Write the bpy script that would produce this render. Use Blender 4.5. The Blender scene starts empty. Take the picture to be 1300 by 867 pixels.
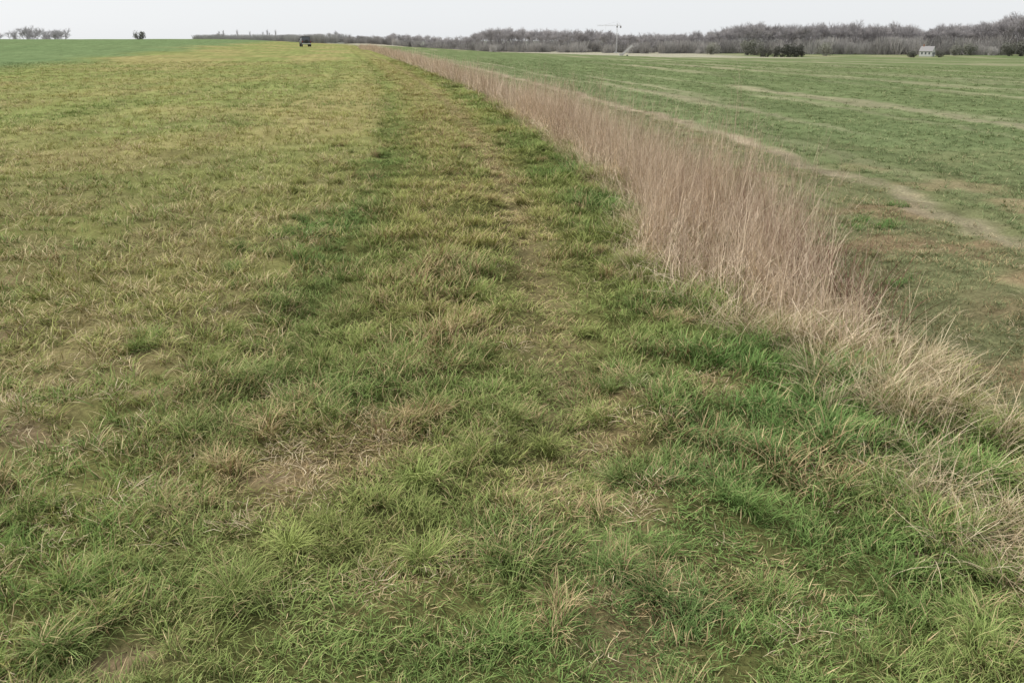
import bpy, math, random
import numpy as np
from mathutils import Vector
rng=np.random.default_rng(7); random.seed(7)
scene=bpy.context.scene
scene.view_settings.view_transform='Standard'
scene.view_settings.look='None'
scene.view_settings.exposure=0
# ---------------------------------------------------------------- noise
def vnoise(x,y,seed=0):
    x=np.asarray(x,float);y=np.asarray(y,float)
    xi=np.floor(x).astype(np.int64);yi=np.floor(y).astype(np.int64)
    fx=x-xi;fy=y-yi
    fx=fx*fx*(3-2*fx);fy=fy*fy*(3-2*fy)
    def h(a,b):
        v=(a*374761393+b*668265263+seed*982451653)&0xffffffff
        v=((v^(v>>13))*1274126177)&0xffffffff
        v=v^(v>>16)
        return v/4294967295.0
    return (h(xi,yi)*(1-fx)+h(xi+1,yi)*fx)*(1-fy)+(h(xi,yi+1)*(1-fx)+h(xi+1,yi+1)*fx)*fy
def fbm(x,y,seed=0,o=3):
    s=0;a=.5;t=0
    for i in range(o):
        s=s+a*vnoise(x*2**i+13.7*i,y*2**i-7.1*i,seed+i);t+=a;a*=.5
    return s/t
def ss(a,b,x):
    t=np.clip((x-a)/(b-a),0,1);return t*t*(3-2*t)
def R(y): return 1.55-.2*(np.sqrt(y*y+484)-22)
def G(v,c,w): return np.exp(-((v-c)/w)**2)
def H(x,y):
    x=np.asarray(x,float);y=np.asarray(y,float)
    u=x-R(y);d=np.hypot(x,y)
    z=.10*(fbm(x*.7,y*.7,3)-.5)+.09*(fbm(x*3.2,y*3.2,9)-.5)
    z=z-.04*G(u,-1.2,.2)-.045*G(u,-2.75,.22)-.12*G(u,1.0,.45)
    s=np.clip((d-18)/290,0,1)**1.25
    z=z-3.9*s*ss(2,60,u)
    z=z+1.35*ss(30,240,d)*ss(0,-40,u)-5*ss(270,700,d)*ss(20,-40,u)
    z=z+1.0*(fbm(x*.012,y*.012,5)-.5)*ss(40,200,d)
    return z
PATCH=[(-.85,3.04,.26,1),(-.62,3.2,.20,.9),(.52,3.72,.13,.9),(.5,3.35,.15,.8),(.96,3.85,.15,.8),(-.3,2.3,.2,.3),
       (-1.35,2.95,.2,.8),(.1,2.95,.2,.45),(.75,2.3,.18,.35),(-.1,4.6,.3,.35),(-2.0,3.5,.35,.6),(.5,2.75,.1,.5),(1.3,2.9,.2,.5)]
BARE=[(-1.09,1.93,.11),(-2.07,3.33,.15),(-2.5,3.75,.10),(-3.0,4.6,.12),(-.95,3.0,.08),(-1.75,3.75,.08),(-3.6,5.8,.15)]
def patch(x,y):
    p=np.zeros_like(x);w=.08*(fbm(x*6,y*6,33)-.5);w2=.08*(fbm(x*6,y*6,34)-.5)
    for a,b,r,s in PATCH: p=np.maximum(p,s*np.exp(-(((x-a+w*2)**2+(y-b+w2*2)**2)/r**2)))
    return p
def bare(x,y):
    p=np.zeros_like(x)
    n=fbm(x*7,y*7,31)*.9+.55
    for a,b,r in BARE: p=np.maximum(p,np.exp(-(((x-a)**2*.6+(y-b)**2*1.6)/(r*n)**2)**1.5))
    return p
def V(*c): return np.array(c,float)
def mixc(a,b,t):
    t=np.asarray(t)[...,None];return a*(1-t)+b*t
# ---------------------------------------------------------------- node helpers
def newmat(name):
    m=bpy.data.materials.new(name);m.use_nodes=True
    nt=m.node_tree;nt.nodes.clear();return m,nt
def N(nt,t,**k):
    n=nt.nodes.new(t)
    for a,b in k.items(): setattr(n,a,b)
    return n
def math_(nt,op,a,b=None,c=None):
    n=N(nt,'ShaderNodeMath',operation=op)
    for i,v in enumerate((a,b,c)):
        if v is None: continue
        if isinstance(v,(int,float)): n.inputs[i].default_value=v
        else: nt.links.new(v,n.inputs[i])
    return n.outputs[0]
def mix_(nt,f,a,b,blend='MIX'):
    n=N(nt,'ShaderNodeMix',data_type='RGBA',blend_type=blend)
    for s,v in ((n.inputs[0],f),(n.inputs[6],a),(n.inputs[7],b)):
        if isinstance(v,(int,float)): s.default_value=v
        elif isinstance(v,tuple): s.default_value=(*v,1) if len(v)==3 else v
        else: nt.links.new(v,s)
    return n.outputs[2]
def maprange(nt,v,a,b,c=0,d=1):
    n=N(nt,'ShaderNodeMapRange');nt.links.new(v,n.inputs[0])
    for i,k in enumerate((a,b,c,d)): n.inputs[i+1].default_value=k
    return n.outputs[0]
def simple(name,col,rough=.6,metal=0,noise=.15,scale=8):
    m,nt=newmat(name)
    o=N(nt,'ShaderNodeOutputMaterial');p=N(nt,'ShaderNodeBsdfPrincipled')
    tc=N(nt,'ShaderNodeTexCoord');nz=N(nt,'ShaderNodeTexNoise');nz.inputs['Scale'].default_value=scale
    nt.links.new(tc.outputs['Object'],nz.inputs['Vector'])
    c=mix_(nt,nz.outputs[0],tuple(x*(1-noise) for x in col),tuple(min(1,x*(1+noise)) for x in col))
    nt.links.new(c,p.inputs['Base Color']);p.inputs['Roughness'].default_value=rough;p.inputs['Metallic'].default_value=metal
    nt.links.new(p.outputs[0],o.inputs[0]);return m
# ---------------------------------------------------------------- ground
def steps(a,b,d0,g,lim):
    out=[a];d=d0
    while out[-1]<b:
        out.append(out[-1]+d); 
        if out[-1]>lim: d*=g
    return out
us=np.array(steps(-3.4,6,.07,1.09,4.2));us=us[us<5.9]
ur=np.array(steps(us[-1]+.09,2600,.1,1.04,0));ul=-np.array(steps(3.48,2600,.1,1.06,0))[::-1]
U=np.concatenate([ul,us,ur])
Yb=-np.array(steps(1.1,900,.15,1.12,0))[::-1]
Y=np.concatenate([Yb,np.array(steps(-1,3200,.07,1.022,7))])
UU,YY=np.meshgrid(U,Y);XX=UU+R(YY);ZZ=H(XX,YY)
def tracku(x,y): return (fbm(y*.5,y*0,97)-.5)*.5
def streak(u,y):
    return fbm(u*.9,y*.035,50)*.45+fbm(u*.22,y*.02,51)*.30+fbm(u*2.2,y*.12,52)*.25
def ground_col(x,y):
    u=x-R(y);d=np.hypot(x,y)
    far=ss(6,28,d)
    n1=fbm(x*1.3,y*1.3,40);n2=fbm(x*.15,y*.15,41);n3=fbm(x*5,y*5,42)
    soil=mixc(V(.17,.125,.072),V(.26,.20,.12),n3)
    # path
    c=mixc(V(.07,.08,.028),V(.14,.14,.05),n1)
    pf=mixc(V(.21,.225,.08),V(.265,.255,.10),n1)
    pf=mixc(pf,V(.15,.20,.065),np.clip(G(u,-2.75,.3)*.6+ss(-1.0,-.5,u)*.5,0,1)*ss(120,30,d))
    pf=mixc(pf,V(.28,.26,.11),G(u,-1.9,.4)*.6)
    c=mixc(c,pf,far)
    b=np.clip(patch(x,y)*.8,0,1);c=mixc(c,mixc(V(.13,.095,.05),V(.26,.19,.10),n3),b)
    c=mixc(c,V(.23,.18,.10),G(u,-1.2,.16)*.6)
    # left field
    lf=mixc(mixc(soil,V(.16,.155,.055),.5),V(.17,.17,.06),ss(.35,.6,n1)*.8)
    lf=mixc(lf,mixc(V(.32,.285,.125),V(.235,.26,.095),ss(.35,.65,fbm(x*.25,y*.12,44))),ss(3,22,d))
    lush=ss(-20,-27,u+(n2-.5)*8)
    lf=mixc(lf,mixc(V(.155,.22,.10),V(.18,.235,.11),n2),lush)  # lush band, greens greyed to put haze into the colour
    edge=(fbm(x*2,y*2,47)-.5)*.9
    c=mixc(c,lf,ss(-2.6,-3.3,u+edge))
    c=mixc(c,soil*1.15,bare(x,y))
    # strip
    st=mixc(V(.16,.12,.07),V(.26,.2,.12),n3)
    c=mixc(c,st,ss(-.05,.2,u+edge*.3+.3*G(y,6.2,1.6))*ss(3.2,5,y))
    # verge right of strip
    vg=mixc(mixc(soil*1.1,V(.16,.175,.085),ss(.2,.5,n1)*.9),V(.18,.20,.10),far)
    c=mixc(c,vg,ss(.8,1.1,u))
    # sandy track
    tr=mixc(V(.40,.335,.235),V(.25,.215,.14),ss(.35,.7,n3*.6+n1*.4))
    ut=u+tracku(x,y)+edge*.4
    tw=ss(2.8,3.0,ut)*(1-ss(3.15,3.4,ut))*(.55+.45*ss(.35,.55,fbm(x*.9,y*.6,98)))
    # right field
    strk=streak(u,y)
    gr=mixc(V(.14,.18,.082),V(.175,.215,.098),n2)
    rf=mixc(gr,V(.36,.325,.215),ss(.50,.68,strk)*.75)
    nearf=mixc(soil*1.25,V(.15,.175,.08),ss(.3,.5,n1)*.8)
    rf=mixc(nearf,rf,ss(6,18,d))
    c=mixc(c,rf,ss(2.9,3.4,u+edge*.6))
    c=mixc(c,tr,tw*(1-.3*ss(40,110,d)))
    stb=ss(215,235,y+.15*x)*ss(-5,5,u)*(1-ss(70,90,x))
    c=mixc(c,V(.38,.36,.27),stb)
    c=mixc(c,V(.22,.23,.19),ss(420,600,d))  # distance haze painted as a grey blend over the far ground
    return c
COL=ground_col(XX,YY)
ny,nx=XX.shape
co=np.stack([XX,YY,ZZ],-1).reshape(-1,3)
idx=np.arange(ny*nx).reshape(ny,nx)
F=np.stack([idx[:-1,:-1],idx[:-1,1:],idx[1:,1:],idx[1:,:-1]],-1).reshape(-1,4)
gm=bpy.data.meshes.new('ground')
gm.vertices.add(len(co));gm.vertices.foreach_set('co',co.ravel())
gm.loops.add(F.size);gm.loops.foreach_set('vertex_index',F.ravel().astype(np.int32))
gm.polygons.add(len(F));gm.polygons.foreach_set('loop_start',(np.arange(len(F))*4).astype(np.int32))
gm.polygons.foreach_set('use_smooth',np.ones(len(F),bool))
gm.update(calc_edges=True)
a=gm.attributes.new('gcol','FLOAT_COLOR','POINT')
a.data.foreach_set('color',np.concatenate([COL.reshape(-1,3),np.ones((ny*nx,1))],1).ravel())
ground=bpy.data.objects.new('ground',gm);scene.collection.objects.link(ground)
m,nt=newmat('field_ground')
o=N(nt,'ShaderNodeOutputMaterial');p=N(nt,'ShaderNodeBsdfDiffuse')
at=N(nt,'ShaderNodeAttribute',attribute_name='gcol')
tc=N(nt,'ShaderNodeTexCoord');sx=N(nt,'ShaderNodeSeparateXYZ');nt.links.new(tc.outputs['Object'],sx.inputs[0])
sq=math_(nt,'SQRT',math_(nt,'ADD',math_(nt,'MULTIPLY',sx.outputs[1],sx.outputs[1]),484.0))
u_=math_(nt,'ADD',math_(nt,'SUBTRACT',sx.outputs[0],1.55),math_(nt,'MULTIPLY',math_(nt,'SUBTRACT',sq,22.0),.2))
cv=N(nt,'ShaderNodeCombineXYZ');nt.links.new(u_,cv.inputs[0]);nt.links.new(math_(nt,'MULTIPLY',sx.outputs[1],.07),cv.inputs[1])
ns=N(nt,'ShaderNodeTexNoise');ns.inputs['Scale'].default_value=1.6;ns.inputs['Detail'].default_value=5;nt.links.new(cv.outputs[0],ns.inputs['Vector'])
nf=N(nt,'ShaderNodeTexNoise');nf.inputs['Scale'].default_value=38;nf.inputs['Detail'].default_value=4;nf.inputs['Roughness'].default_value=.7;nt.links.new(tc.outputs['Object'],nf.inputs['Vector'])
nm=N(nt,'ShaderNodeTexNoise');nm.inputs['Scale'].default_value=2.2;nm.inputs['Detail'].default_value=6;nm.inputs['Roughness'].default_value=.75;nt.links.new(tc.outputs['Object'],nm.inputs['Vector'])
k=math_(nt,'MULTIPLY',maprange(nt,ns.outputs[0],.3,.7,.8,1.22),maprange(nt,nf.outputs[0],.3,.7,.65,1.35))
k=math_(nt,'MULTIPLY',k,maprange(nt,nm.outputs[0],.3,.7,.72,1.28))
kc=N(nt,'ShaderNodeCombineColor');
for i in range(3): nt.links.new(k,kc.inputs[i])
c=mix_(nt,1.0,at.outputs['Color'],kc.outputs[0],'MULTIPLY')
nt.links.new(c,p.inputs['Color'])
bp=N(nt,'ShaderNodeBump');bp.inputs['Strength'].default_value=.8;bp.inputs['Distance'].default_value=.02
nt.links.new(nf.outputs[0],bp.inputs['Height']);nt.links.new(bp.outputs[0],p.inputs['Normal'])
nt.links.new(p.outputs[0],o.inputs[0]);gm.materials.append(m)
# ---------------------------------------------------------------- blade material
def blade_mat(name,dryA,dryB,gain=1.,base=.5):
    m,nt=newmat(name)
    o=N(nt,'ShaderNodeOutputMaterial');p=N(nt,'ShaderNodeBsdfDiffuse')
    ti=N(nt,'ShaderNodeAttribute',attribute_name='tint',attribute_type='INSTANCER')
    dr=N(nt,'ShaderNodeAttribute',attribute_name='dry',attribute_type='INSTANCER')
    rn=N(nt,'ShaderNodeAttribute',attribute_name='rnd')
    r2=N(nt,'ShaderNodeAttribute',attribute_name='rnd2')
    tt=N(nt,'ShaderNodeAttribute',attribute_name='t')
    f=maprange(nt,math_(nt,'SUBTRACT',dr.outputs['Fac'],rn.outputs['Fac']),-.06,.06)
    tip=math_(nt,'MULTIPLY',maprange(nt,tt.outputs['Fac'],.75,1.0),maprange(nt,r2.outputs['Fac'],.55,.8,0,.7))
    f=math_(nt,'MAXIMUM',f,tip)
    dc=mix_(nt,r2.outputs['Fac'],tuple(v/gain for v in dryA),tuple(v/gain for v in dryB))
    c=mix_(nt,f,ti.outputs['Color'],dc)
    k=math_(nt,'MULTIPLY',maprange(nt,tt.outputs['Fac'],0,.8,base*gain,1.1*gain),maprange(nt,r2.outputs['Fac'],0,1,.7,1.3))  # shade low between blades painted in: colour darkens towards the base
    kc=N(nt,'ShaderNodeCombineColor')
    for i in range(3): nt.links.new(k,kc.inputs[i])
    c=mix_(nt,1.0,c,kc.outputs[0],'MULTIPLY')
    nt.links.new(c,p.inputs['Color']);nt.links.new(p.outputs[0],o.inputs[0])
    return m
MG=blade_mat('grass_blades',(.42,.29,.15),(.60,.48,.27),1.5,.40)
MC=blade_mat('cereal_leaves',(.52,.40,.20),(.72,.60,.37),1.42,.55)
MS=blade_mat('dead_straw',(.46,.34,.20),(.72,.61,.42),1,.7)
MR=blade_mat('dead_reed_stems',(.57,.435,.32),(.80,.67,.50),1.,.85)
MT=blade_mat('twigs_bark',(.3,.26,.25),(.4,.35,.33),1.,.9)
# ---------------------------------------------------------------- template builder
class TB:
    def __init__(s): s.v=[];s.f=[];s.r=[];s.r2=[];s.t=[]
    def blade(s,p,az,tilt0,tilt1,L,w,n=4,rnd=None,wig=.0,r2=None,t0=0.,t1=1.,taper=1.6):
        rnd=random.random() if rnd is None else rnd
        r2=random.random() if r2 is None else r2
        tw=random.uniform(-.7,.7)
        q=Vector(p);b=len(s.v)
        for i in range(n+1):
            t=i/n
            th=tilt0+(tilt1-tilt0)*t
            aa=az+wig*math.sin(t*4+rnd*6)
            d=Vector((math.sin(th)*math.cos(aa),math.sin(th)*math.sin(aa),math.cos(th)))
            side=Vector((-math.sin(aa+tw),math.cos(aa+tw),0))
            ww=w*.5*(1-t**taper) + w*.04
            if i==0: ww*=.7
            s.v+= [tuple(q-side*ww),tuple(q+side*ww)]
            tv=t0+(t1-t0)*t
            s.r+=[rnd,rnd];s.r2+=[r2,r2];s.t+=[tv,tv]
            q=q+d*(L/n)
        for i in range(n): s.f.append((b+2*i,b+2*i+1,b+2*i+3,b+2*i+2))
        return q
    def prism(s,p0,p1,r0,r1,k=3,rnd=.5,r2=.5,t=.6):
        p0=Vector(p0);p1=Vector(p1);d=(p1-p0).normalized()
        a=d.orthogonal().normalized();c=d.cross(a);b=len(s.v)
        for pp,rr in ((p0,r0),(p1,r1)):
            for i in range(k):
                an=2*math.pi*i/k
                s.v.append(tuple(pp+(a*math.cos(an)+c*math.sin(an))*rr));s.r.append(rnd);s.r2.append(r2);s.t.append(t)
        for i in range(k): s.f.append((b+i,b+(i+1)%k,b+k+(i+1)%k,b+k+i))
    def leaf(s,p,size,rnd,r2,t):
        b=len(s.v);n=Vector((random.gauss(0,1),random.gauss(0,1),random.gauss(0,1))).normalized()
        a=n.orthogonal().normalized();c=n.cross(a)
        for x,y in ((-1,0),(0,-.6),(1,0),(0,.6)):
            s.v.append(tuple(Vector(p)+(a*x+c*y)*size));s.r.append(rnd);s.r2.append(r2);s.t.append(t)
        s.f.append((b,b+1,b+2,b+3))
    def obj(s,name,mat):
        me=bpy.data.meshes.new(name);me.from_pydata(s.v,[],s.f);me.update()
        for nm,dat in (('rnd',s.r),('rnd2',s.r2),('t',s.t)):
            at=me.attributes.new(nm,'FLOAT','POINT');at.data.foreach_set('value',dat)
        me.polygons.foreach_set('use_smooth',np.ones(len(me.polygons),bool))
        me.materials.append(mat);return bpy.data.objects.new(name,me)
U_=random.uniform
def disc(r):
    a=U_(0,6.283);q=r*math.sqrt(random.random());return (q*math.cos(a),q*math.sin(a),-.005),a
def coll(name,objs):
    c=bpy.data.collections.new(name)
    for o in objs: c.objects.link(o)
    return c
def t_tuft(n,r,L0,L1,w0,w1,t0a,t0b,t1a,t1b,wig=.2,seg=4):
    b=TB();dom=U_(0,6.283)
    for i in range(n):
        p,a=disc(r)
        a=a+U_(-.9,.9) if random.random()<.6 else dom+U_(-.8,.8)
        b.blade(p,a,U_(t0a,t0b),U_(t1a,t1b),U_(L0,L1),U_(w0,w1),seg,wig=wig*U_(-1,1))
    return b
grassT=[t_tuft(36,.055,.06,.15,.0026,.0048,.05,.6,.9,2.3,.5,4).obj('tuft',MG) for i in range(7)]
mownT=[t_tuft(30,.07,.025,.075,.0025,.0042,.1,.9,.8,1.9,.4,3).obj('mown',MG) for i in range(6)]
longT=[t_tuft(44,.045,.12,.24,.0028,.005,.05,.6,1.1,2.5,.5,5).obj('longtuft',MG) for i in range(5)]
cropT=[t_tuft(12,.05,.07,.17,.0035,.0065,.05,.55,.5,2.4,.6,4).obj('crop',MC) for i in range(8)]
strawT=[t_tuft(26,.07,.16,.42,.002,.0045,.1,.8,.9,2.2,.5,6).obj('straw',MS) for i in range(6)]
litterT=[t_tuft(20,.07,.03,.085,.002,.0038,.9,1.5,1.4,1.75,1.1,3).obj('litter',MS) for i in range(5)]
def reed(far=False):
    b=TB()
    for i in range(9 if not far else 12):
        p,a=disc(.1);L=U_(.4,1.0);r=U_(.0,1);az=U_(0,6.283);t0=abs(random.gauss(0,.13));t1=t0+U_(-.05,.4)
        w=U_(.002,.0036)*(1 if not far else 1.7)
        b.blade(p,az,t0,t1,L,w,4 if not far else 2,rnd=r,taper=3,r2=U_(0,.75))
        if far: continue
        for k in range(random.randint(5,10)):
            h=U_(.4,.97);th=(t0+t1)/2
            q=(p[0]+math.sin(th)*math.cos(az)*L*h,p[1]+math.sin(th)*math.sin(az)*L*h,math.cos(th)*L*h)
            b.blade(q,U_(0,6.283),U_(.3,.9),U_(.1,.9),U_(.05,.19),.0018,2,rnd=r,r2=U_(0,.6),t0=.6,t1=1)
    for i in range(16 if not far else 7):
        p,a=disc(.11)
        b.blade(p,U_(0,6.28),U_(.05,.45),U_(.5,2.3),U_(.18,.6),U_(.003,.005),5 if not far else 3,r2=U_(.6,1.3),wig=.5)
    return b
reedT=[reed().obj('reed',MR) for i in range(9)];reedFT=[reed(True).obj('reedfar',MR) for i in range(6)]
def stalkT_():
    b=TB()
    for i in range(5):
        p,a=disc(.06);b.blade(p,U_(0,6.28),U_(.2,.8),U_(.6,1.3),U_(.3,.6),U_(.0025,.004),5,r2=U_(.3,1),taper=4)
    return b
stalkT=[stalkT_().obj('stalk',MS) for i in range(4)]
def bramble():
    b=TB()
    for i in range(7):
        p,a=disc(.06);az=U_(0,6.28);q=b.blade(p,az,U_(0,.5),U_(.5,1.5),U_(.3,.65),.004,6,r2=U_(0,.2),taper=5,wig=.3)
        for k in range(5):
            h=U_(.3,1);qq=Vector(p).lerp(q,h);b.blade(qq+Vector((0,0,.05)),U_(0,6.28),U_(.3,1.2),U_(.3,1.5),U_(.08,.2),.0022,3,r2=0)
    return b
MBr=blade_mat('bramble_stems',(.25,.13,.10),(.36,.23,.17),1,.9)
bramT=[bramble().obj('bramblestem',MBr) for i in range(3)]
# trees
def baretree(h,spread,lv=5):
    b=TB()
    def rec(p,d,L,r,l):
        q=p+d*L
        if l<2: b.prism(p,q,r,r*.7,5,r2=.2,t=.5)
        elif l<lv: b.prism(p,q,r,r*.6,3,r2=.35,t=.6)
        else:
            b.prism(p,q,r,r*.4,3,r2=U_(.3,1),t=U_(.6,1))
            return
        n=3 if l<2 else 4
        for i in range(n):
            dd=(d+Vector((random.gauss(0,1),random.gauss(0,1),random.gauss(0,.6)))*spread+Vector((0,0,.12))).normalized()
            st=p.lerp(q,U_(.55,1)) if l>0 else p.lerp(q,U_(.7,1))
            rec(st,dd,L*U_(.62,.85),max(r*.6,.03),l+1)
    rec(Vector((0,0,-.3)),Vector((0,0,1)),h*.30,h*.018,0)
    return b
bareT=[baretree(12,U_(.36,.5)).obj('baretree',MT) for i in range(7)]
def poplar():
    b=TB()
    b.prism((0,0,-.3),(0,0,12),.2,.03,5,r2=.2,t=.5)
    for i in range(300):
        h=U_(1.2,11.5);r=.3+1.2*math.sin(min(1,h/9)*2.2)
        a=U_(0,6.28);p=Vector((0,0,h));q=p+Vector((math.cos(a)*r*U_(.3,1),math.sin(a)*r*U_(.3,1),U_(.8,1.8)))
        b.prism(p,q,.03,.015,3,r2=U_(.2,1),t=U_(.6,1))
    return b
popT=[poplar().obj('poplar',MT) for i in range(2)]
def shrub(n=1500,h=4.,w=3.):
    b=TB();lob=[(U_(-w*.6,w*.6),U_(-w*.6,w*.6),U_(h*.2,h*.78),U_(h*.16,h*.30)) for i in range(14)]
    for i in range(n):
        l=random.choice(lob);d=Vector((random.gauss(0,1),random.gauss(0,1),random.gauss(0,1))).normalized()*l[3]*U_(.55,1.1)
        p=Vector(l[:3])+d
        if p.z<0: p.z=abs(p.z)*.3
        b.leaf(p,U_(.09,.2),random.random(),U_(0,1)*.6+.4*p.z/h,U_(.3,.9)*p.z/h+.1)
    for i in range(24):
        l=random.choice(lob);b.prism((U_(-.4,.4),U_(-.4,.4),-.2),l[:3],.07,.03)
    return b
ML=blade_mat('evergreen_leaves',(.07,.08,.055),(.11,.12,.08),1,.7)
shrubT=[shrub().obj('shrub',ML) for i in range(4)]
def brush():
    b=TB()
    for i in range(300):
        p=Vector((U_(-2.2,2.2),U_(-1,1),-.1));q=p+Vector((random.gauss(0,.7),random.gauss(0,.5),U_(.8,3.6)))
        b.prism(p,q,.05,.02,3,r2=U_(.2,1),t=U_(.5,1))
    return b
brushT=[brush().obj('brush',MT) for i in range(3)]
# ---------------------------------------------------------------- scatter
def gn_group(c,name):
    ng=bpy.data.node_groups.new(name,'GeometryNodeTree')
    ng.interface.new_socket('Geometry',in_out='INPUT',socket_type='NodeSocketGeometry')
    ng.interface.new_socket('Geometry',in_out='OUTPUT',socket_type='NodeSocketGeometry')
    gi=ng.nodes.new('NodeGroupInput');go=ng.nodes.new('NodeGroupOutput')
    ip=ng.nodes.new('GeometryNodeInstanceOnPoints');ci=ng.nodes.new('GeometryNodeCollectionInfo')
    ci.inputs['Collection'].default_value=c;ci.inputs['Separate Children'].default_value=True;ci.inputs['Reset Children'].default_value=True
    L=ng.links.new
    L(gi.outputs[0],ip.inputs['Points']);L(ci.outputs[0],ip.inputs['Instance']);ip.inputs['Pick Instance'].default_value=True
    for nm,dt,sock in (('vidx','INT','Instance Index'),('rot','FLOAT_VECTOR','Rotation'),('scl','FLOAT_VECTOR','Scale')):
        na=ng.nodes.new('GeometryNodeInputNamedAttribute');na.data_type=dt;na.inputs['Name'].default_value=nm
        L(na.outputs['Attribute'],ip.inputs[sock])
    L(ip.outputs[0],go.inputs[0]);return ng
def scatter(name,tmpl,x,y,sxy,sz,tint,dry,rotz=None,z=None,lean=.12):
    n=len(x);me=bpy.data.meshes.new(name);me.vertices.add(n)
    zz=H(x,y) if z is None else z
    me.vertices.foreach_set('co',np.stack([x,y,zz],-1).ravel())
    rot=np.stack([rng.normal(0,lean,n),rng.normal(0,lean,n),rng.uniform(0,6.283,n) if rotz is None else rotz],-1)
    scl=np.stack([sxy,sxy,sz],-1)
    for nm,dt,key,dat in (('vidx','INT','value',rng.integers(0,len(tmpl),n).astype(np.int32)),('rot','FLOAT_VECTOR','vector',rot.ravel()),
        ('scl','FLOAT_VECTOR','vector',scl.ravel()),('tint','FLOAT_VECTOR','vector',np.asarray(tint).ravel()),('dry','FLOAT','value',dry)):
        at=me.attributes.new(nm,dt,'POINT');at.data.foreach_set(key,dat)
    ob=bpy.data.objects.new(name,me);scene.collection.objects.link(ob)
    md=ob.modifiers.new('scatter','NODES');md.node_group=gn_group(coll(name+'_parts',tmpl),name+'_scatter')
    print(name,n);return ob
def wedge(n0,k,dmax,dmin=.9,d0=3.,half=.67):
    ds=np.geomspace(dmin,dmax,400);dens=n0*np.minimum(1,(d0/ds)**k)*ds*2*half
    cdf=np.concatenate([[0],np.cumsum((dens[1:]+dens[:-1])/2*np.diff(ds))])
    n=int(cdf[-1]);d=np.interp(rng.uniform(0,cdf[-1],n),cdf,ds);a=rng.uniform(-half,half,n)
    return d*np.sin(a),d*np.cos(a),d
def keep(m,*a): return [q[m] for q in a]
# --- path grass
x,y,d=wedge(400,1.42,75)
u=x-R(y)
wob=(fbm(x*2,y*2,47)-.5)*.9
m=((u+wob+rng.normal(0,.12,len(x)))>-3.0)&(u<.25)|((y<4.8)&(u>=.2)&(u<.9)&(rng.random(len(x))<.75))
m&=(rng.random(len(x))>bare(x,y)*1.3)&(rng.random(len(x))>patch(x,y)*.35)
x,y,d,u=keep(m,x,y,d,u)
n=len(x)
n1=fbm(x*2.3,y*2.3,60);n2=fbm(x*.8,y*.8,61);n3=fbm(x*5,y*5,62);n4=fbm(x*.25,y*.25,63)
pt=patch(x,y)
def center_(u): return G(u,-1.9,.45)+G(u,-1.2,.25)
def green_(u,y): return np.clip(G(u,-2.75,.3)+ss(-1.0,-.6,u),0,1)*ss(3,6,y)
def pathtint(x,y,u,d,n):
    n1=fbm(x*2.3,y*2.3,60);n2=fbm(x*.8,y*.8,61);n4=fbm(x*.25,y*.25,63)
    yel=np.clip(ss(.32,.68,n2)*.55+center_(u)*.5*ss(3,7,y)-.18*green_(u,y)+ss(5,20,d)*.42+patch(x,y)*.5+(n4-.5)*.5+.14,0,1)
    t=mixc(V(.125,.205,.06),V(.28,.285,.095),yel)
    t=mixc(t,V(.10,.17,.065),ss(.5,.7,n1)*.45*(1-yel))
    t=t*(0.85+.3*rng.random(n))[:,None]
    return mixc(t,V(.14,.195,.065),G(u,-2.75,.25)*.5)
center=center_(u)
tint=pathtint(x,y,u,d,n)
dry=np.clip(.07+.28*ss(.5,.78,n1)+pt*.85+center*.2*ss(3,6,y)+.14*ss(8,30,d)-.10*green_(u,y)+.5*G(u,-1.2,.15)*ss(4,8,y),0,.95)
hgt=np.clip(.5+1.5*(n1-.3)+.7*(n3-.5),.3,1.6)
hgt*=1-.5*G(u,-1.2,.25)-.3*G(u,-2.75,.22)
hgt*=1-.45*pt
near_reed=ss(-1.0,-.1,u)
hgt*=(1+.25*near_reed)
kind=rng.random(n)+ (hgt-.8)*.6+near_reed*.15-.30*ss(4.5,9,y)*(1-near_reed)
grow=np.clip((d/3.)**.38,1,3)
g=kind>.60
a=(~g);scatter('mown_grass',mownT,x[a],y[a],(1.2*grow)[a],(hgt*1.15)[a]*np.minimum(grow[a],1.5),tint[a],dry[a])
a=g;scatter('meadow_grass',grassT,x[a],y[a],(hgt*.95*grow)[a],hgt[a]*np.minimum(grow[a],1.3)*.85,tint[a],dry[a])
# --- distinct tussocks
x,y,d=wedge(11,1.1,16);u=x-R(y);m=(u<.8)&(u>-3.6)&(rng.random(len(x))<(1-.7*center_(u)*ss(3.5,6,y)))&(bare(x,y)<.2)&(patch(x,y)<.5)
x,y,d,u=keep(m,x,y,d,u);nc=len(x);cs=rng.uniform(.55,1.2,nc)*(1+.15*ss(-1,0,u));cd_=np.where(rng.random(nc)<.15,rng.uniform(.5,.9,nc),rng.uniform(0,.2,nc))
ct=pathtint(x,y,u,d,nc)*rng.uniform(.75,1.25,nc)[:,None]
rp=5;X5=np.repeat(x,rp)+rng.normal(0,.04,nc*rp);Y5=np.repeat(y,rp)+rng.normal(0,.04,nc*rp);c5=np.repeat(cs,rp)
scatter('grass_tussocks',longT,X5,Y5,c5*.7,c5*rng.uniform(.5,.85,nc*rp),np.repeat(ct,rp,0),np.repeat(cd_,rp))
# --- litter of dead blades
x,y,d=wedge(150,1.4,25);u=x-R(y);n1=fbm(x*2.3,y*2.3,60)
pr=.03+patch(x,y)*1.1+.13*(u<-2.9)+.08*ss(.55,.75,n1)+.22*(u>0)
m=(rng.random(len(x))<pr)&(u<2.8);x,y,d,u=keep(m,x,y,d,u);n=len(x)
scatter('dead_grass_litter',litterT,x,y,rng.uniform(.6,1.15,n),rng.uniform(.7,1.4,n),np.tile(V(.3,.25,.1),(n,1)),rng.uniform(.6,1,n),z=H(x,y)+.02)
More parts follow.
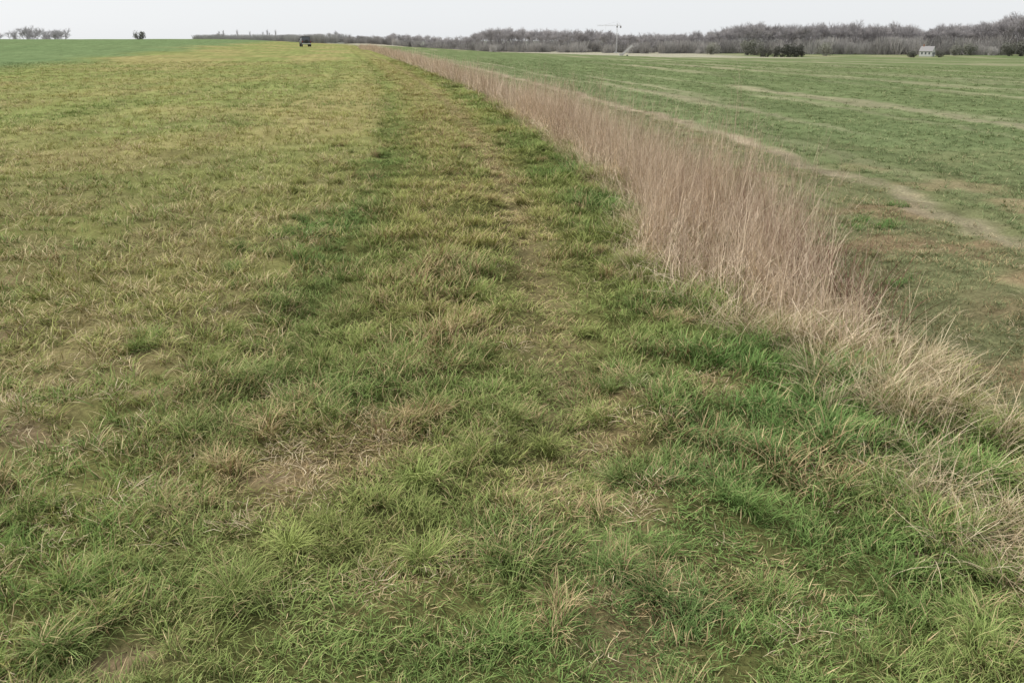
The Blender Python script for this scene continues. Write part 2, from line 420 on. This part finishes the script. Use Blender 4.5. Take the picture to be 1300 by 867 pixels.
# --- left crop
x,y,d=wedge(260,1.15,70);u=x-R(y);wob=(fbm(x*2,y*2,47)-.5)*.9
m=((u+wob+rng.normal(0,.15,len(x)))<-2.85)&(rng.random(len(x))>bare(x,y)*1.3)
nn=fbm(x*1.6,y*1.6,70);m&=rng.random(len(x))<(.5+.8*ss(.3,.6,nn))
x,y,d,u=keep(m,x,y,d,u);n=len(x)
n2=fbm(x*.5,y*.35,71);n3=fbm(x*2.2,y*2.2,72);n5=fbm(x*.3,y*.22,74)
lush=ss(-20,-27,u)
tint=mixc(V(.175,.235,.075),V(.31,.31,.11),np.clip(ss(.30,.66,n2)+.2*rng.normal(size=n),0,1))
tint=mixc(tint,V(.13,.21,.055),ss(4.2,2.3,y)*.7)
tint=mixc(tint,V(.15,.21,.095),lush)  # lush crop tint, muted to carry painted haze
dry=np.clip(.12+.42*ss(.40,.68,n3)*(1-.4*ss(8,30,d))+.35*(n5-.45)+.10*rng.normal(size=n)+.08*ss(7,25,d)+.22*G(y,5.5,1.5),0,.85)*(1-lush*.9)
dry*=1-.7*ss(4.0,2.4,y)
grow=np.clip((d/3.)**.27,1,2.2)
scatter('cereal_crop',cropT,x,y,rng.uniform(.7,1.2,n)*grow*.9,rng.uniform(.4,.8,n)*np.minimum(grow,1.2),tint,dry)
x,y,d=wedge(200,1.6,12);u=x-R(y)
m=(u<-2.7)&(rng.random(len(x))<.15+.9*ss(.4,.6,fbm(x*1.9,y*1.9,75))*ss(8,4,d))&(rng.random(len(x))>bare(x,y)*1.3)
x,y,d=keep(m,x,y,d);n=len(x)
scatter('field_edge_grass',grassT,x,y,rng.uniform(.6,1.,n),rng.uniform(.4,.8,n),mixc(V(.13,.20,.06),V(.26,.28,.085),rng.random(n)),rng.uniform(.05,.3,n))
# --- right verge and right field
x,y,d=wedge(420,1.3,75,dmin=3);u=x-R(y)
wob=(fbm(x*2,y*2,47)-.5)*.9
nn=fbm(x*1.1,y*1.1,80);strk=streak(u,y)
ut=u+tracku(x,y)+wob*.4
pv=np.where(ut<2.85,.45+.8*ss(.28,.52,nn),np.where(ut<3.35,.10,(.15+.85*ss(.62,.48,strk))*(.5+.9*ss(.3,.55,nn))))
m=(u>.75)&(rng.random(len(x))<pv);x,y,d,u,nn,ut=keep(m,x,y,d,u,nn,ut);n=len(x)
tint=mixc(V(.13,.175,.08),V(.18,.225,.10),rng.random(n));tint=mixc(tint,V(.17,.195,.095),(u<2.9)*.6)
grow=np.clip((d/5.)**.34,1,3)
a=(ut<3.1)
scatter('verge_grass',mownT,x[a],y[a],(rng.uniform(.6,1.15,n)*grow)[a],(rng.uniform(.4,.9,n))[a],tint[a],np.full(a.sum(),.25))
a=~a
scatter('winter_wheat',cropT,x[a],y[a],(rng.uniform(.5,.9,n)*grow)[a],(rng.uniform(.3,.55,n))[a],tint[a],np.full(a.sum(),.10))
wx=np.array([3.05,3.3,3.2,3.45,2.6,2.75,2.2,3.9,2.35]);wy=np.array([7.6,7.5,7.9,7.7,7.2,5.9,9.,8.6,5.0])
wx=np.repeat(wx,7)+rng.normal(0,.07,7*9);wy=np.repeat(wy,7)+rng.normal(0,.05,7*9);n=len(wx)
scatter('weed_tuft',grassT,wx,wy,rng.uniform(.5,.9,n),rng.uniform(.4,.8,n),np.tile(V(.10,.19,.055),(n,1)),np.full(n,.05))
# --- reed strip
def strip(n0,y0,y1,u0,u1,pw=0):
    n=int(n0);y=y0*(y1/y0)**rng.random(n) if pw else rng.uniform(y0,y1,n)
    u=rng.uniform(u0,u1,n);return u+R(y),y,u
def bulge(y): return .40*G(y,6.2,1.5)
def shape(x,y,u):
    edge=(fbm(y*1.2,y*0,90)-.5)*.5
    wf=ss(4.0,6.3,y);b=bulge(y)
    m=(u>edge*.6-b+.08*(1-wf))&(u<.30+.50*wf+edge)&(rng.random(len(x))<.35+.65*ss(4.1,5.0,y))&(rng.random(len(x))<.45+.9*ss(.3,.5,fbm(x*1.8,y*1.2,93)))
    return keep(m,x,y,u)
def rh(x,y,u): return rng.uniform(.62,1.15,len(x))*(.58+.56*ss(3.9,6.1,y))*(.60+.74*fbm(x*1.7,y*1.2,91))*(.84+.16*G(u,.3,.35))*(1-.14*ss(12,24,y))
x,y,u=shape(*strip(1300,4.0,19,-.5,1.0));n=len(x)
scatter('dead_reeds',reedT,x,y,np.clip((y/9.)**.5,1,2.6),rh(x,y,u),np.tile(V(.42,.315,.235),(n,1)),np.clip(rng.normal(.6,.2,n),0,1),lean=.10)
x,y,u=shape(*strip(3000,19,185,-.05,1.0));n=len(x)
scatter('dead_reeds.001',reedFT,x,y,np.clip((y/9.)**.5,1,2.6),rh(x,y,u),np.tile(V(.45,.34,.26),(n,1)),np.clip(rng.normal(.6,.2,n),0,1),lean=.10)
xa,ya,ua=strip(620,4.3,24,-.2,.2);xa=xa-bulge(ya);xb,yb,ub=strip(360,1.5,5.0,-.1,.7);xc,yc,uc=strip(130,3.5,5.4,.1,.9)
xb_keep=rng.random(len(xb))<(.2+.9*ss(.42,.6,fbm(xb*2.5,yb*2.5,92)));xb,yb=xb[xb_keep],yb[xb_keep]
x=np.concatenate([xa,xb,xc]);y=np.concatenate([ya,yb,yc]);n=len(x)
scatter('dry_straw_grass',strawT,x,y,rng.uniform(.5,.95,n),rng.uniform(.45,.95,n)*np.where(y<3.,.8,1.),np.tile(V(.2,.22,.08),(n,1)),rng.uniform(.75,1,n))
x,y,u=strip(50,3.2,8,.3,1.0);n=len(x)
scatter('dead_stalks',stalkT,x,y,rng.uniform(.6,1,n),rng.uniform(.6,1,n),np.tile(V(.3,.25,.12),(n,1)),np.full(n,1.))
x,y,u=strip(50,4.6,8.5,.5,.85);n=len(x)
scatter('bramble',bramT,x,y,rng.uniform(.6,1,n),rng.uniform(.7,1.2,n),np.tile(V(.2,.1,.07),(n,1)),np.full(n,1.))
# ---------------------------------------------------------------- distant trees
def at(px,D): return (px-650)/1148.*D, D
prof=[(430,46),(470,44),(500,41),(530,43),(560,46),(590,45),(612,36),(640,33),(665,35),(700,36),(740,37),(770,38),(800,42),(830,42),(860,41),(900,38),(940,30),(965,26),(1000,31),(1040,28),(1075,26),(1110,29),(1140,27),(1170,34),(1200,29),(1240,28),(1275,20),(1300,12),(1330,14),(1400,22),(1500,25)]
PX=[a for a,b in prof];PT=[b for a,b in prof]
def addtree(px,D,top,col,lst):
    X,Yq=at(px,D);z=float(H(np.array([X]),np.array([Yq]))[0])
    ztop=1.6+(50.3-top)/1218.*D
    lst.append((X,Yq,z,max(1.5,ztop-z)/11.,col))
trees=[];brushes=[];ever=[];pops=[]
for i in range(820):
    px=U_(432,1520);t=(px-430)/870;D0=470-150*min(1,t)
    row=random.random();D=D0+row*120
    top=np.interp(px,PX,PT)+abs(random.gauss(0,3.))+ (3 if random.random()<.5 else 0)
    h=(.31+.14*row+.07*(1-min(1,t)))*U_(.85,1.12)  # paler in the back rows: distance haze put into the tree tint
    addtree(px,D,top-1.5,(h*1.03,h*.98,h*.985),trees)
for i in range(750):
    px=U_(440,1520);t=(px-430)/870;D=462-150*min(1,t)+U_(-6,70)
    X,Yq=at(px,D);z=float(H(np.array([X]),np.array([Yq]))[0]);h=U_(.24,.40)
    brushes.append((X,Yq,z,U_(.4,1.9)*(.6+.6*min(1,t)),(h*1.04,h,h*.95)))  # pale grey tint includes painted haze
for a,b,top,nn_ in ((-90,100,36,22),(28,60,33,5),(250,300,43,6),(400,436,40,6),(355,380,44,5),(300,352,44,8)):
    for i in range(nn_): addtree(U_(a,b),U_(480,560),top-1+abs(random.gauss(0,3)),(.40,.39,.395),trees)  # far left clumps, haze baked into the light grey tint
for i in range(9): addtree(U_(272,352),500,40+U_(0,5),(.38,.37,.37),pops)  # poplars lightened the same way, haze as colour
for i in range(60):
    X,Yq=at(U_(250,440),U_(470,500));z=float(H(np.array([X]),np.array([Yq]))[0]);brushes.append((X,Yq,z+1,1.3,(.38,.375,.36)))  # low brush with haze painted as pale grey
def scat(name,tm,l,f=1.):
    x=np.array([q[0] for q in l]);y=np.array([q[1] for q in l]);z=np.array([q[2] for q in l]);s=np.array([q[3] for q in l])
    scatter(name,tm,x,y,s*f,s,np.array([q[4] for q in l]),np.zeros(len(l)),z=z,lean=.03)
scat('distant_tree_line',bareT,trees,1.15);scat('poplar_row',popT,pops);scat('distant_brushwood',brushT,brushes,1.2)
ev=[]
for px,D,s,g_ in ((968,300,.55,1),(976,298,.75,1),(985,296,.8,1),(995,297,1.0,1),(1004,300,1.15,1),(1013,301,1.0,1),(1020,303,.6,1),(950,330,1.4,1.8),(962,335,1.4,1.8),(1050,318,1.2,2),(1160,290,.55,1.3),(1163,287,.5,1.3),(1196,288,.6,1.3),(1215,312,.9,1.8),(1235,314,1.1,1.8),(905,350,1.2,2),(1285,300,1.1,1.5),(1300,300,1.3,1.5)):
    X,Yq=at(px,D);z=float(H(np.array([X]),np.array([Yq]))[0]);k=U_(.8,1.2)*g_;ev.append((X,Yq,z,s,(.13*k,.13*k,.11*k)))
scat('evergreen_hedge',shrubT,ev)
X,Yq=at(176,235);z=float(H(np.array([X]),np.array([Yq]))[0])
scat('bush',shrubT[:1],[(X,Yq,z-.1,.58,(.15,.15,.12))],1.1)
# ---------------------------------------------------------------- built things
def mk(name,verts,faces,mat,parent,bev=0):
    me=bpy.data.meshes.new(name);me.from_pydata(verts,[],faces);me.update();me.materials.append(mat)
    ob=bpy.data.objects.new(name,me);scene.collection.objects.link(ob);ob.parent=parent
    if bev:
        b=ob.modifiers.new('bevel','BEVEL');b.width=bev;b.segments=3
    return ob
def box(name,c,s,mat,parent,bev=0,top=(1,1),shift=0):
    v=[]
    for zz in (-1,1):
        fx,fy=(top if zz>0 else (1,1))
        for xx,yy in ((-1,-1),(1,-1),(1,1),(-1,1)):
            v.append((c[0]+xx*s[0]/2*fx,c[1]+yy*s[1]/2*fy+(shift if zz>0 else 0),c[2]+zz*s[2]/2))
    return mk(name,v,[(3,2,1,0),(4,5,6,7),(0,1,5,4),(1,2,6,5),(2,3,7,6),(3,0,4,7)],mat,parent,bev)
def wheel(name,c,r,w,mat,parent):
    v=[];f=[];k=20;prof_=[(-w/2,r*.55),(-w/2,r*.92),(-w*.38,r),(w*.38,r),(w/2,r*.92),(w/2,r*.55)]
    for i in range(k):
        a=2*math.pi*i/k
        for xo,rr in prof_: v.append((c[0]+xo,c[1]+rr*math.cos(a),c[2]+rr*math.sin(a)))
    q=len(prof_)
    for i in range(k):
        j=(i+1)%k
        for e in range(q-1): f.append((i*q+e,i*q+e+1,j*q+e+1,j*q+e))
    f.append([i*q for i in range(k)]);f.append([i*q+q-1 for i in range(k)][::-1])
    return mk(name,v,f,mat,parent)
def empty(name,x,y,rz=0,dz=0):
    e=bpy.data.objects.new(name,None);scene.collection.objects.link(e)
    e.location=(x,y,float(H(np.array([x]),np.array([y]))[0])+dz);e.rotation_euler=(0,0,rz);return e
dark=simple('dark_paint',(.05,.055,.06),.35);glass=simple('window_glass',(.09,.10,.11),.1);tyre=simple('tyre_rubber',(.04,.04,.04),.9)
pale=simple('pale_plastic',(.6,.6,.58),.5);red=simple('lamp_red',(.35,.02,.02),.3)
X,Yq=at(387,180)
v=empty('off_road_vehicle',X,Yq,.35)
box('chassis',(0,0,.5),(1.5,3.7,.16),tyre,v)
box('body',(0,0,.88),(1.8,4.0,.62),dark,v,.08)
box('cabin',(0,-.35,1.52),(1.66,2.5,.68),glass,v,.06,(.86,.84))
box('roof',(0,-.35,1.90),(1.5,2.2,.07),dark,v,.03)
for sx_ in (-1,1):
    for yy in (-1.57,-.4,.86): box('pillar',(sx_*.765,yy*.96,1.54),(.07,.10,.70),dark,v,0,(1,1))
    for yy in (-1.3,1.3): wheel('wheel',(sx_*.82,yy,.38),.38,.26,tyre,v)
    for yy in (-1.3,1.3): box('wheel_arch',(sx_*.90,yy,.83),(.12,.95,.12),tyre,v,.03)
    box('tail_lamp',(sx_*.78,-2.02,.95),(.14,.05,.22),red,v,.01);box('head_lamp',(sx_*.62,2.02,.95),(.22,.05,.18),pale,v,.01)
    box('mirror',(sx_*1.0,.75,1.35),(.18,.08,.2),dark,v,.02)
box('rear_bumper',(0,-2.08,.55),(1.7,.14,.18),pale,v,.03);box('front_bumper',(0,2.08,.55),(1.7,.14,.2),tyre,v,.03)
box('number_plate',(0,-2.03,.80),(.5,.03,.12),pale,v);sw=wheel('spare_wheel',(0,0,0),.34,.22,tyre,v)
sw.rotation_euler=(0,0,math.pi/2);sw.location=(0,-2.14,1.0)
# farmhouse
wall=simple('rendered_wall',(.50,.50,.48),.8,0,.06);slate=simple('roof_slate',(.30,.29,.29),.7);brick=simple('brick_chimney',(.3,.15,.1),.9)
X,Yq=at(1180,300);hz=empty('white_farmhouse',X,Yq,.75);hz.scale=(.6,.6,.75)
def gable(name,cx,cy,w,l,e,r,mat,par):
    v=[(cx-w/2,cy-l/2,-.4),(cx+w/2,cy-l/2,-.4),(cx+w/2,cy+l/2,-.4),(cx-w/2,cy+l/2,-.4),(cx-w/2,cy-l/2,e),(cx+w/2,cy-l/2,e),(cx+w/2,cy+l/2,e),(cx-w/2,cy+l/2,e),(cx,cy-l/2,r),(cx,cy+l/2,r)]
    mk(name,v,[(0,1,5,8,4),(2,3,7,9,6),(1,2,6,5),(3,0,4,7),(3,2,1,0),(4,8,9,7),(5,6,9,8)],mat,par)
def roof(name,cx,cy,w,l,e,r,mat,par,t=.15):
    s=(r-e)/(w/2);W=w/2+.3
    v=[]
    for yy in (cy-l/2-.25,cy+l/2+.25):
        v+=[(cx-W,yy,e-.3*s+.03),(cx,yy,r+.03),(cx+W,yy,e-.3*s+.03),(cx+W,yy,e-.3*s+t),(cx,yy,r+t+.05),(cx-W,yy,e-.3*s+t)]
    f=[(0,1,4,5),(1,2,3,4),(6,11,10,7),(7,10,9,8),(5,4,10,11),(4,3,9,10),(0,6,7,1),(1,7,8,2),(2,8,9,3),(0,5,11,6)]
    mk(name,v,f,mat,par)
gable('walls',0,0,4.4,7,2.3,4.1,wall,hz);roof('roof',0,0,4.4,7,2.3,4.1,slate,hz)
gable('extension_walls',3.6,.8,2.6,4,1.7,2.8,wall,hz);roof('extension_roof',3.6,.8,2.6,4,1.7,2.8,slate,hz)
box('chimney',(0,2.4,4.4),(.5,.6,1.2),brick,hz,.02)
for xx in (-1.1,1.1): box('window',(xx,-3.52,1.3),(.8,.06,.9),glass,hz)
box('door',(0,-3.52,.8),(.7,.05,1.7),dark,hz)
for yy in (-2,0,2): box('side_window',(-2.22,yy,1.3),(.06,.8,.9),glass,hz)
# lattice tower crane
steel=simple('pale_steel',(.6,.6,.6),.6,0)
def lattice(tb,p,q,w,n,r):
    p=Vector(p);q=Vector(q);d=(q-p).normalized();a=d.orthogonal().normalized();c=d.cross(a)
    cor=[(a+c)*w/2,(a-c)*w/2,(-a-c)*w/2,(-a+c)*w/2]
    for k in cor: tb.prism(p+k,q+k,r,r,4)
    for i in range(n):
        p0=p.lerp(q,i/n);p1=p.lerp(q,(i+1)/n)
        for k in range(4): tb.prism(p0+cor[k],p1+cor[(k+1)%4],r*.6,r*.6,3)
def tbmesh(tb,name,mat,par):
    mk(name,tb.v,tb.f,mat,par)
X,Yq=at(783,395);cr=empty('tower_crane',X,Yq,0)
t=TB();lattice(t,(0,0,0),(0,0,12.3),.4,16,.035);tbmesh(t,'mast',steel,cr)
t=TB();lattice(t,(-8.8,0,11.4),(1.6,0,11.4),.3,16,.025);tbmesh(t,'jib',steel,cr)
t=TB();t.prism((0,0,13),(-6,0,11.5),.03,.03);t.prism((0,0,13),(1.5,0,11.5),.03,.03);t.prism((-5,0,11.2),(-5,0,8.5),.025,.025);tbmesh(t,'cables',steel,cr)
box('counterweight',(1.5,0,10.8),(.6,.6,.9),slate,cr,.05);box('cab',(0,.45,10.9),(.6,.5,.7),glass,cr,.03);box('footing',(0,0,.1),(2,2,.5),wall,cr,.05)
X,Yq=at(796,290);cvv=empty('farm_conveyor',X,Yq,.1)
t=TB();lattice(t,(-1.6,0,.5),(1.9,0,3.4),.4,8,.07);tbmesh(t,'boom',wall,cvv)
t=TB();t.prism((.3,-.5,.3),(1.0,-.2,2.6),.05,.05);t.prism((.3,.5,.3),(1.0,.2,2.6),.05,.05);t.prism((-1.2,-.3,.3),(-1.2,0,.8),.05,.05);tbmesh(t,'legs',wall,cvv)
box('hopper',(-1.7,0,.75),(1.1,1.0,.7),wall,cvv,.03,(1.3,1.3))
for yy in (-.6,.6): wheel('wheel',(.3,yy,.3),.3,.18,tyre,cvv)
# ---------------------------------------------------------------- light
w=bpy.data.worlds.new('World');scene.world=w;w.use_nodes=True;nt=w.node_tree;nt.nodes.clear()
sky=N(nt,'ShaderNodeTexSky',sky_type='NISHITA');sky.sun_disc=False
EL=math.radians(42);AZ=math.radians(-70)
sky.sun_elevation=EL;sky.sun_rotation=AZ;sky.air_density=1.;sky.dust_density=1.;sky.ozone_density=1
hs=N(nt,'ShaderNodeHueSaturation');hs.inputs['Saturation'].default_value=.3;nt.links.new(sky.outputs[0],hs.inputs['Color'])
# thin even cloud layer veiling the clear sky
cl=mix_(nt,.82,hs.outputs[0],(7.5,7.7,7.9))
bg=N(nt,'ShaderNodeBackground');bg.inputs['Strength'].default_value=.12;nt.links.new(cl,bg.inputs[0])
wo=N(nt,'ShaderNodeOutputWorld');nt.links.new(bg.outputs[0],wo.inputs[0])
sd=bpy.data.lights.new('sun','SUN');sd.energy=3.0;sd.angle=math.radians(12);sd.color=(1,.96,.9)
so=bpy.data.objects.new('sun',sd);scene.collection.objects.link(so)
sv=Vector((math.sin(AZ)*math.cos(EL),math.cos(AZ)*math.cos(EL),math.sin(EL)))
so.rotation_euler=sv.to_track_quat('Z','Y').to_euler()
# ---------------------------------------------------------------- camera
cd=bpy.data.cameras.new('camera');cd.sensor_width=36;cd.lens=29.96;cd.clip_start=.05;cd.clip_end=6000
co_=bpy.data.objects.new('camera',cd);scene.collection.objects.link(co_)
co_.location=(0,0,1.6);co_.rotation_euler=(math.radians(70.5),0,0);scene.camera=co_
